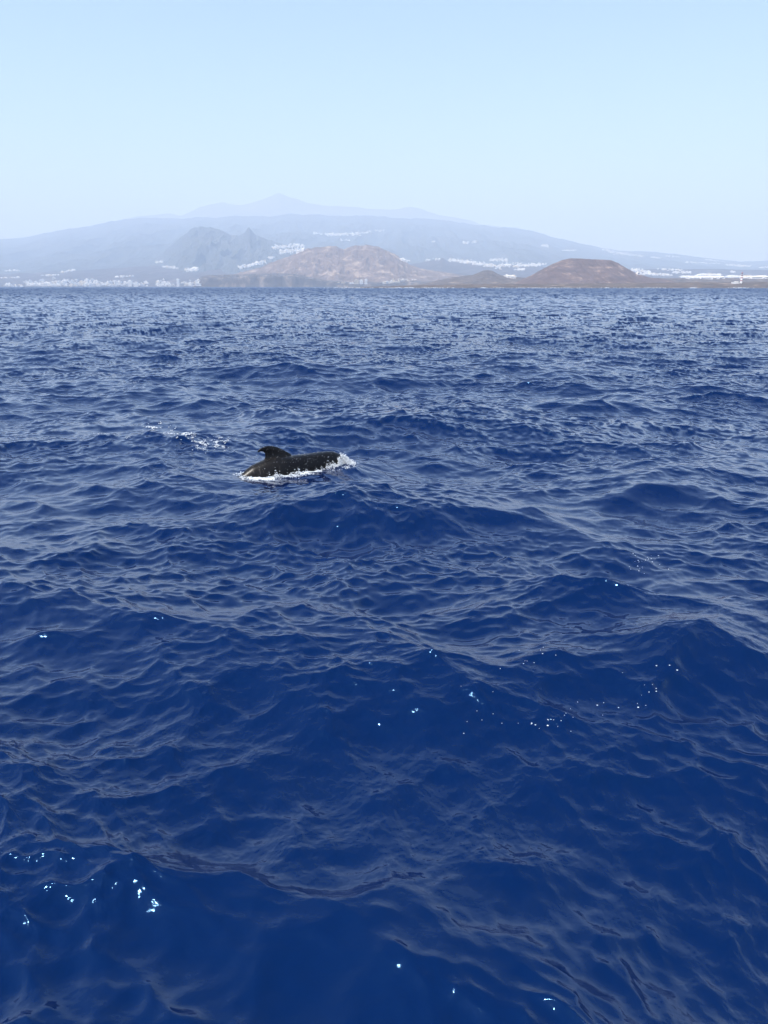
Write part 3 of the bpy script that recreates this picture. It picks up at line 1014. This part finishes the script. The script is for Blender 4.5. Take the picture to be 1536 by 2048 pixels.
CL = [  # cluster centre line and spread in the photograph: x0, y0, x1, y1, thickness, number, width m, height m
    (2, 556, 40, 555.5, 0.6, 14, 30, 6), (8, 542.5, 40, 542, 0.4, 16, 34, 8), (122, 545, 152, 541, 1.2, 24, 26, 8), (80, 552, 118, 551, 0.6, 20, 24, 7),
    (225, 555, 268, 553, 0.8, 18, 28, 6), (310, 525, 325, 524, 0.8, 10, 28, 8), (325, 534, 358, 538, 1.2, 26, 24, 8), (372, 541, 396, 540, 1.6, 26, 24, 10),
    (383, 539, 392, 540, 0.9, 12, 30, 12),
    (476, 537, 500, 532, 1.6, 34, 22, 8), (500, 531, 530, 526, 2.0, 52, 22, 8), (536, 517, 546, 516, 0.8, 10, 26, 8),
    (545, 496, 600, 491, 2.6, 60, 28, 9), (560, 505, 608, 499, 3.0, 70, 28, 9), (590, 492, 610, 492, 1.5, 14, 34, 10),
    (625, 469, 700, 469, 1.2, 40, 34, 9), (650, 471, 735, 467, 2.0, 90, 34, 9), (735, 463, 768, 462, 1.0, 16, 34, 9), (680, 482, 700, 482, 1, 8, 30, 9),
    (800, 520, 822, 524, 1.5, 24, 22, 8), (852, 521, 880, 519, 1.5, 14, 22, 8), (898, 521, 940, 527, 2.2, 90, 24, 8), (930, 524, 1000, 535, 3.0, 130, 24, 8),
    (980, 522, 1015, 521, 2.0, 60, 24, 8), (1000, 532, 1080, 530, 3.0, 120, 24, 8), (1030, 541, 1048, 540, 1.0, 24, 24, 8), (1050, 533, 1092, 529, 1.4, 50, 24, 8),
    (928, 487, 952, 486, 1.2, 26, 30, 9), (862, 484, 872, 484, 0.8, 6, 26, 8), (1082, 492, 1096, 492, 2.2, 22, 30, 9), (1122, 502, 1152, 502, 0.6, 20, 30, 8),
    (1012, 554, 1030, 556, 0.8, 14, 22, 6),
    (1204, 500, 1222, 502, 1.0, 22, 28, 9), (1216, 504, 1262, 510, 2.2, 80, 28, 9), (1262, 510, 1284, 513, 1.0, 22, 30, 9), (1300, 515, 1320, 517, 0.8, 20, 34, 8),
    (1330, 512, 1356, 515, 1.0, 18, 30, 8), (1370, 525, 1440, 528, 0.8, 40, 34, 7), (1412, 520, 1450, 524, 0.8, 24, 36, 7), (1455, 530, 1500, 534, 1.3, 50, 44, 8),
    (1440, 519, 1480, 522, 0.8, 22, 30, 8), (1520, 536, 1536, 535, 0.8, 14, 44, 7),
    (1262, 540, 1300, 546, 2.4, 70, 22, 8), (1276, 548, 1340, 551, 1.5, 90, 22, 8), (1315, 539, 1365, 542, 1.0, 30, 22, 8), (1345, 546, 1380, 546, 1.2, 36, 22, 8),
    (1362, 554, 1540, 556, 1.2, 120, 60, 6), (1395, 551, 1440, 550, 1.4, 50, 60, 6), (1385, 557, 1440, 557, 0.8, 40, 60, 5), (1455, 553, 1540, 556, 1.0, 60, 70, 5),
    (1455, 544, 1475, 546, 0.8, 8, 26, 8),
]
for (x0, y0, x1, y1, th_, n, w_, h_) in CL:
    for k in range(n):
        f_ = rh.random()
        mass_house(x0 + (x1 - x0) * f_ + rh.gauss(0, 1), y0 + (y1 - y0) * f_ + rh.gauss(0, th_ * 0.6), w_ * rh.uniform(0.5, 1.2), h_ * 1.5 * rh.uniform(0.6, 1.3), 0 if rh.random() < 0.85 else 1)
o = mesh_np('distant_houses', np.array(VV, float), FF, None, smooth=False)
for m_ in (M_white, M_cream, M_glass):
    o.data.materials.append(m_)
o.data.polygons.foreach_set('material_index', np.array(MI, dtype=np.int32))
tag(o, 'scattered white villages and greenhouses on the slopes of the island', kind='stuff')
print('mass houses', len(FF) // 18)

# lighthouse on the low point at the right
g_ = ground_hit(1482, 566.5) or (pix_at(1482, 566, 2500)[0], 2500, 8.0)
lh = bpy.data.objects.new('lighthouse', None)
COL.objects.link(lh)
lh.location = g_
tag(lh, 'slim white lighthouse with red bands on the flat point at the far right', 'lighthouse')
mpx = g_[1] / F                  # metres per photo pixel there


def lathe(name, prof, mat, parent, seg=24):
    V = [(r_ * math.cos(2 * math.pi * j / seg), r_ * math.sin(2 * math.pi * j / seg), z_) for r_, z_ in prof for j in range(seg)]
    Fc = []
    for i in range(len(prof) - 1):
        for j in range(seg):
            a_ = i * seg + j; b_ = i * seg + (j + 1) % seg
            Fc.append((a_, b_, b_ + seg, a_ + seg))
    Fc.append(tuple(range(seg))[::-1]); Fc.append(tuple(range((len(prof) - 1) * seg, len(prof) * seg)))
    return mesh_np(name, V, Fc, mat, smooth=False, parent=parent)


Ht = 20.0 * mpx
lathe('tower', [(3.6, -4), (3.4, 0), (2.9, Ht * 0.80)], M_white, lh)
for z0_, z1_ in ((0.20, 0.29), (0.45, 0.54), (0.68, 0.76)):
    lathe('red_band', [(3.5 - 0.6 * z0_ + 0.08, Ht * z0_), (3.5 - 0.6 * z1_ + 0.08, Ht * z1_)], M_red, lh)
lathe('gallery', [(2.9, Ht * 0.78), (4.6, Ht * 0.80), (4.6, Ht * 0.83), (2.0, Ht * 0.83)], M_white, lh)
lathe('lantern_room', [(2.2, Ht * 0.83), (2.2, Ht * 0.91)], M_glass, lh)
lathe('lantern_roof', [(2.7, Ht * 0.91), (2.4, Ht * 0.94), (0.3, Ht * 1.0)], M_red, lh)
kh = bpy.data.objects.new('keeper_house', None)
COL.objects.link(kh)
kh.location = (g_[0] - 11 * mpx, g_[1], g_[2] - 0.5)
tag(kh, 'low white keeper house just left of the banded lighthouse', 'house')
boxes('wall', [(-6 * mpx, 6 * mpx, -7, 7, -3, 2.4 * mpx, 0), (-1.5 * mpx, 4 * mpx, -5, 5, 2.4 * mpx, 3.6 * mpx, 0)], [M_white], kh)
for k in range(5):
    boxes('window', [((-5 + 2.2 * k) * mpx, (-4.2 + 2.2 * k) * mpx, -7.15, -6.9, 1.4, 3.0, 0)], [M_glass], kh)
boxes('roof', [(-6.2 * mpx, 6.2 * mpx, -7.3, 7.3, 2.4 * mpx + 0.02, 2.4 * mpx + 0.3, 0)], [M_cream], kh)

# surf on the far rocks and a few small breaking crests
rg = np.random.default_rng(77)
P = []; Rr = []
for (X, w_, n) in ((820, 10, 90), (790, 30, 60), (870, 40, 90), (966, 7, 60), (1120, 60, 70), (1387, 6, 60), (1300, 40, 50), (1480, 30, 50), (700, 60, 90), (1020, 60, 60), (1220, 50, 40)):
    for k in range(n):
        xx = X + rg.normal() * w_ * 0.5
        D = 2235 + rg.uniform(-15, 10)
        px_, py_, _ = pix_at(xx, 575, D)
        P.append((px_, py_, rg.uniform(0.0, 1.2))); Rr.append(rg.uniform(0.5, 1.6))
o = blobs('surf', np.array(P), np.array(Rr), 0.6, M_foam, seed=8)
tag(o, 'thin line of white surf breaking on the low lava shore', kind='stuff')
P = []; Rr = []
for (X, Y) in ((248, 580), (1440, 651), (1448, 650), (610, 652), (250, 765), (262, 764), (270, 765), (1110, 690), (330, 605), (955, 585), (1230, 592), (520, 700), (820, 640)):
    x_, y_ = pix_sea(X, Y)
    dist = math.hypot(x_, y_)
    for k in range(16):
        xx = x_ + rg.normal() * 1.6 / F * dist
        yy = y_ + rg.normal() * 0.4 / F * dist
        q = on_sea(np.array([xx]), np.array([yy]))[0]
        P.append((q[0], q[1], q[2] + 0.02)); Rr.append(min(0.35, rg.uniform(0.2, 0.6) / F * dist))
o = blobs('whitecap', np.array(P), np.array(Rr), 0.35, M_foam, seed=9)
tag(o, 'tiny scattered white caps on far wave crests', kind='stuff')
